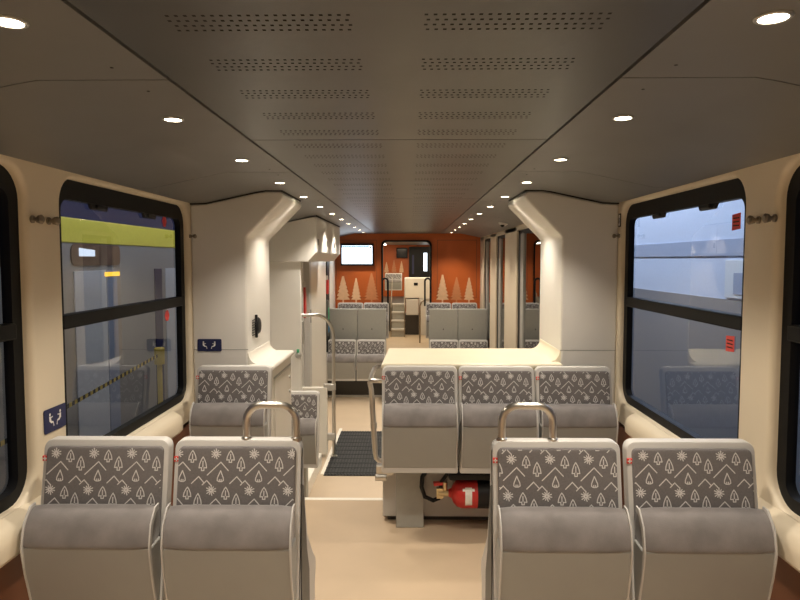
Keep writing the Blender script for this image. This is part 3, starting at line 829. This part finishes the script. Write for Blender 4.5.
# doorway frame
b = MB()
def dpath(i, y): 
    dx0, dx1, dz = -.42+i, .385-i, 1.935-i; r_ = .08
    return [(dx0, y, 0)] + [(dx0+r_-r_*math.cos(t), y, dz-r_+r_*math.sin(t)) for t in [k*PI/2/6 for k in range(7)]] + [(dx1-r_+r_*math.sin(t), y, dz-r_+r_*math.cos(t)) for t in [k*PI/2/6 for k in range(7)]] + [(dx1, y, 0)]
b.loft([dpath(-.004, YE-.02), dpath(.022, YE-.02), dpath(.022, YE+.15), dpath(-.004, YE+.15)], close=False)
dw = empty('door_8'); struct(dw)
b.build('door_frame', M['rubber'], dw)
for sx, x in ((-1, -.36), (1, .325)):
    b = MB(); rr = .045
    p = [(x-rr, YE-.05, .88)] + arc((x, YE-.05, 1.28), rr, PI, 0, 8) + [(x+rr, YE-.05, .88)]
    b.tube(p, .016, 10); b.box(x-rr-.015, x-rr+.015, YE-.06, YE, .9, .95); b.box(x+rr-.015, x+rr+.015, YE-.06, YE, .9, .95)
    b.build('grab_loop', M['black'], dw)

# screen
tv = empty('info_screen', (X(357, YE-.1), YE-.08, Z(254.6, YE-.1))); tag(tv, 'lit white information screen in black frame on the orange wall', 'screen')
w_, h_ = 33/F*YE/2, 22/F*YE/2
b = MB(); b.box(-w_, w_, 0, .075, -h_, h_); b.build('housing', M['black'], tv, bevel=.008)
b = MB(); b.quad((-w_+.025, -.002, -h_+.03), (w_-.025, -.002, -h_+.03), (w_-.025, -.002, h_-.035), (-w_+.025, -.002, h_-.035)); b.build('display', M['screen'], tv)
b = MB(); b.quad((-w_+.025, -.004, h_-.065), (w_-.07, -.004, h_-.065), (w_-.07, -.004, h_-.04), (-w_+.025, -.004, h_-.04)); b.build('display_bar', M['screenbar'], tv)
b = MB(); b.quad((w_-.065, -.004, h_-.075), (w_-.035, -.004, h_-.075), (w_-.035, -.004, h_-.045), (w_-.065, -.004, h_-.045)); b.build('display_icon', M['green'], tv)

# ------------------------------------------------------------------ next room: stairs, white cabinet, seat, screens
Y2 = 17.4
b = MB(); b.box(-1.3, -1.2, YE+.15, Y2, 0, 2.1); struct(b.build('wall_left', M['wall']))
b = MB(); b.box(1.2, 1.3, YE+.15, Y2, 0, 2.1); struct(b.build('wall_right', M['wall']))
b = MB(); b.box(-1.3, 1.3, YE+.15, Y2, 2.02, 2.08); struct(b.build('ceiling', M['ceilside']))
bm = bmesh.new()
vs = [bm.verts.new(p) for p in ((-1.3, Y2, 0), (1.3, Y2, 0), (1.3, Y2, 2.08), (-1.3, Y2, 2.08))]; bm.faces.new(vs)
for (pxc, top, w, mi) in ((386.5, 262, 5.5, 1), (394, 260, 6, 2), (401.5, 261, 5.5, 1)):
    print_tree(bm, X(pxc, Y2), Z(275, Y2), (275-top)/F*Y2, w/F*Y2, mi, 6, Y2-.01)
for f in bm.faces:
    f.normal_update()
    if f.normal.y > 0: f.normal_flip()
me = bpy.data.meshes.new('wall_far'); bm.to_mesh(me); bm.free()
for m in ('orange', 'treeA', 'treeB'): me.materials.append(M[m])
struct2 = bpy.data.objects.new('wall_far', me); C.objects.link(struct2); struct(struct2)
st = empty('stairs', (0, 0, 0)); tag(st, 'narrow grey steps with pale edges seen through the doorway', 'stairs')
for k in range(4):
    y = 13.6 + .27*k; z = .16*(k+1)
    b = MB(); b.box(X(391.5, 13.6), X(404.5, 13.6), y, 14.68, z-.16, z-.02); b.build('riser', M['grey'], st)
    b = MB(); b.box(X(391, 13.6), X(405, 13.6), y-.02, y+.27, z-.025, z); b.build('tread', M['shell'], st)
b = MB()
for px in (391, 404.5):
    x = X(px, 13.6); b.tube([(x, 13.55, .0), (x, 13.55, .62), (x, 13.7, .72), (x, 14.6, 1.2), (x, 14.7, 1.22)], .010, 8)
b.build('handrail', M['hook'], st)
up = MB(); up.box(-1.2, X(404.5, 13.6), 14.68, Y2, .0, .64); struct(up.build('floor', M['darkgrey'], smooth=False))
YC = 13.9
cab = empty('equipment_cabinet', (0, 0, 0)); tag(cab, 'tall white equipment cabinet with dark slot right of the steps in the next room', 'cabinet')
b = MB(); b.box(X(405, YC), X(431, YC), YC, YC+.6, Z(298, YC), Z(278, YC)); b.build('upper_box', M['white'], cab, bevel=.01)
b = MB(); b.box(X(406, YC), X(418.5, YC), YC-.03, YC+.5, Z(315, YC), Z(299, YC)); b.build('lower_box', M['shell'], cab, bevel=.01)
b = MB(); b.box(X(419, YC), X(431, YC), YC, YC+.6, 0, Z(298, YC)); b.build('side_box', M['shell'], cab, bevel=.01)
b = MB(); b.box(X(405, YC), X(419, YC), YC+.1, YC+.6, 0, Z(315, YC)); b.build('void_shade', M['dgrey2'], cab)  # dark block paints the shaded void below the lower box
b = MB(); b.box(X(413.8, YC), X(417.8, YC), YC-.01, YC, Z(285.5, YC), Z(282.7, YC)); b.build('slot', M['black'], cab)
gp = empty('handrail', (0, 0, 0)); tag(gp, 'slim dark handrail in front of white cabinet in the next room', 'rail')
b = MB(); x = X(420, 12.6); b.tube([(x, 12.6, 0), (x, 12.6, Z(306, 12.6)), (x+.03, 12.6, Z(302, 12.6)), (x+.09, 12.65, Z(300, 12.6)), (x+.2, 12.65, Z(300, 12.6)), (x+.2, 12.65, 0)], .016, 8); b.build('rail', M['hook'], gp)
YS = 15.4
u1 = empty('patterned_seat', (X(393.5, YS), YS, .64)); tag(u1, 'grey patterned seat at the top of the steps in the next room', 'seat')
o = copy_tree(p3); 
for ch in list(o.children): ch.parent = u1; ch.name = ch.name
bpy.data.objects.remove(o)
u1.scale = (1.0, 1, .66)
ms = empty('monitor', (X(402, Y2-.1), Y2-.1, Z(253, Y2))); tag(ms, 'dark monitor on the far orange wall of the next room', 'monitor')
w_ = 11/F*Y2/2; h_ = 10/F*Y2/2
b = MB(); b.box(-w_, w_, 0, .09, -h_, h_); b.build('housing', M['black'], ms, bevel=.01)
b = MB(); b.quad((-w_+.03, -.002, -h_+.03), (w_-.03, -.002, -h_+.03), (w_-.03, -.002, h_-.03), (-w_+.03, -.002, h_-.03)); b.build('display', M['train_glass'], ms)
fd = empty('door_9'); struct(fd)
b = MB(); b.box(X(409, Y2), X(431, Y2), Y2-.06, Y2-.005, .6, Z(247, Y2)); b.build('door_leaf', M['black'], fd)
b = MB(); b.quad((X(423.5, Y2), Y2-.065, Z(271, Y2)), (X(427, Y2), Y2-.065, Z(271, Y2)), (X(427, Y2), Y2-.065, Z(253, Y2)), (X(423.5, Y2), Y2-.065, Z(253, Y2))); b.build('lit_pane', M['lampfar'], fd)
b = MB(); b.quad((X(412, Y2), Y2-.065, Z(274, Y2)), (X(414, Y2), Y2-.065, Z(274, Y2)), (X(414, Y2), Y2-.065, Z(255, Y2)), (X(412, Y2), Y2-.065, Z(255, Y2))); b.build('reflective_strip', M['navy'], fd)
b = MB(); b.box(X(431, Y2), 1.2, Y2-.1, Y2-.004, 0, 2.0); b.build('door_post', M['wall'], fd)
# room lamps: two strip lights
strip = pbr('strip', (1,1,1), .5, emit=(1, .87, .66), estr=6.0)
for sx in (-1, 1):
    b = MB(); b.box(sx*.62-.05, sx*.62+.05, 11, 16.8, 2.004, 2.02); o = b.build('strip_light', strip); tag(o, ('left' if sx < 0 else 'right') + ' ceiling strip light of the next room beyond the doorway', 'light')
al = bpy.data.lights.new('room', 'AREA'); al.energy = 36; al.color = (1, .82, .58); al.shape = 'RECTANGLE'; al.size = 1.0; al.size_y = 5
lo = bpy.data.objects.new('room_lamp', al); C.objects.link(lo); lo.location = (0, 14, 1.99)

# ------------------------------------------------------------------ outside: platform, trains, barrier
b = MB(); b.box(-9, 9, -6, 26, -1.1, -1.0); struct(b.build('ground', M['ground'], smooth=False))
XL = -3.5
tl = empty('parked_train', (XL, 0, -1.0)); tag(tl, 'grey parked train with a lime yellow band outside the left window', 'train')
b = MB(); b.box(-2.6, 0, 2, 20, .35, 3.02); b.build('train_body', M['train_grey'], tl, bevel=.05)
b = MB(); b.box(-2.5, .012, 2, 11.05, 2.80, 3.06); b.box(-2.5, .012, 11.6, 20, 2.80, 3.06); b.build('yellow_band', M['train_yellow'], tl, bevel=.01)
b = MB(); b.box(-2.2, -.5, 2, 20, 3.05, 3.075); b.build('roof', M['darkgrey'], tl)
for (y0, y1) in ((3.2, 5.6), (6.7, 7.85), (10.5, 12.7), (14, 16.5)):
    o = rrect(y0, y1, 2.56, 2.79, .08, 6)
    w = MB(); w.loft([[(.006, p[0], p[1]) for p in o], [(.012, p[0], p[1]) for p in o]], True, True); wi = w.build('train_window', M['train_brown'], tl)
    w = MB(); w.quad((.018, y0+.15, 2.66), (.018, y0+.5, 2.66), (.018, y0+.5, 2.73), (.018, y0+.15, 2.75)); w.build('window_glow', emat('glow', (.75, .85, 1), 1.0), wi)
for (y0, y1, mm) in ((6.75, 7.46, 'train_white'), (7.48, 7.74, 'train_blue2'), (8.9, 9.15, 'navy'), (9.3, 9.9, 'train_white')):
    w = MB(); w.box(0, .015, y0, y1, .6, 2.5); w.build('train_door', M[mm], tl, bevel=.004)
w = MB(); w.box(0, .02, 7.42, 7.8, 2.43, 2.48); 
q = w.build('destination_lamp', emat('amber', (1, .5, .05), 1.5), tl)
br = empty('barrier_tape', (-3.0, 0, -1.0)); tag(br, 'black and yellow dashed barrier belt on a yellow post outside the left window', 'barrier')
M['tapeb'] = pbr('dark barrier belt', (.03, .03, .03), .6, var=.1)
b = MB(); n = 72
ya, za, yb_, zb_ = 4.2, 1.22, 7.7, 1.47
for k in range(n):
    t0, t1 = k/n, (k+1)/n
    b.mi = k % 2
    b.quad((0, ya+(yb_-ya)*t0, za+(zb_-za)*t0-.02), (0, ya+(yb_-ya)*t1, za+(zb_-za)*t1-.02), (0, ya+(yb_-ya)*t1, za+(zb_-za)*t1+.02), (0, ya+(yb_-ya)*t0, za+(zb_-za)*t0+.02))
b.build('belt', [M['yellow'], M['tapeb']], br)
b = MB(); b.lathe([(.18, 0), (.18, .03), (.03, .05), (.03, 1.35), (.06, 1.36), (.06, 1.55), (.05, 1.56)], (0, 7.75, 0), 'z', 16); b.build('post', M['yellow'], br)

XR = 3.1
tr = empty('parked_train', (XR, 0, -1.0)); tag(tr, 'pale blue-white parked train outside the right window', 'train')
b = MB(); b.box(0, 2.6, 2, 20, .35, 5.0); b.build('train_body', M['train_blue'], tr, bevel=.05)
b = MB(); b.box(-.012, 0, 2, 20, 2.66, 2.82); b.build('side_band', M['train_blue2'], tr)
M['train_low'] = pbr('dark train skirt', (.15, .165, .20), .45, var=.05)
b = MB(); b.box(-.015, 0, 2, 20, .3, 2.24); b.build('dim_panel', M['train_low'], tr)  # dark panel added to dim the lower train side so reflections show
for (y0, y1) in ((5.2, 6.3), (12.5, 13.4)):
    w = MB(); w.box(-.02, 0, y0, y1, 2.26, 2.62); d = w.build('train_door', M['train_white'], tr, bevel=.004)
    w = MB(); w.box(-.026, -.02, y0+.18, y1-.18, 2.3, 2.5); w.build('door_pane', M['train_blue2'], d)
# unseen area lamps added outside to brighten the train sides
def area(loc, rot, sx_, sy_, e, col):
    a = bpy.data.lights.new('yard', 'AREA'); a.energy = e; a.color = col; a.shape = 'RECTANGLE'; a.size = sx_; a.size_y = sy_
    o = bpy.data.objects.new('yard_lamp', a); C.objects.link(o); o.location = loc; o.rotation_euler = rot
area((1.7, 9.0, 4.2), (0, math.radians(-35), 0), .6, 8, 330, (.80, .88, 1.0))
area((-1.9, 9.0, 4.2), (0, math.radians(35), 0), .6, 8, 85, (1.0, .98, .95))

# ------------------------------------------------------------------ world and view
w = bpy.data.worlds.new('night'); scn.world = w; w.use_nodes = True
bg = w.node_tree.nodes['Background']; bg.inputs[0].default_value = (.022, .024, .055, 1); bg.inputs[1].default_value = 1.0
scn.view_settings.view_transform = 'Standard'
scn.view_settings.look = 'None'
scn.view_settings.exposure = 0.3
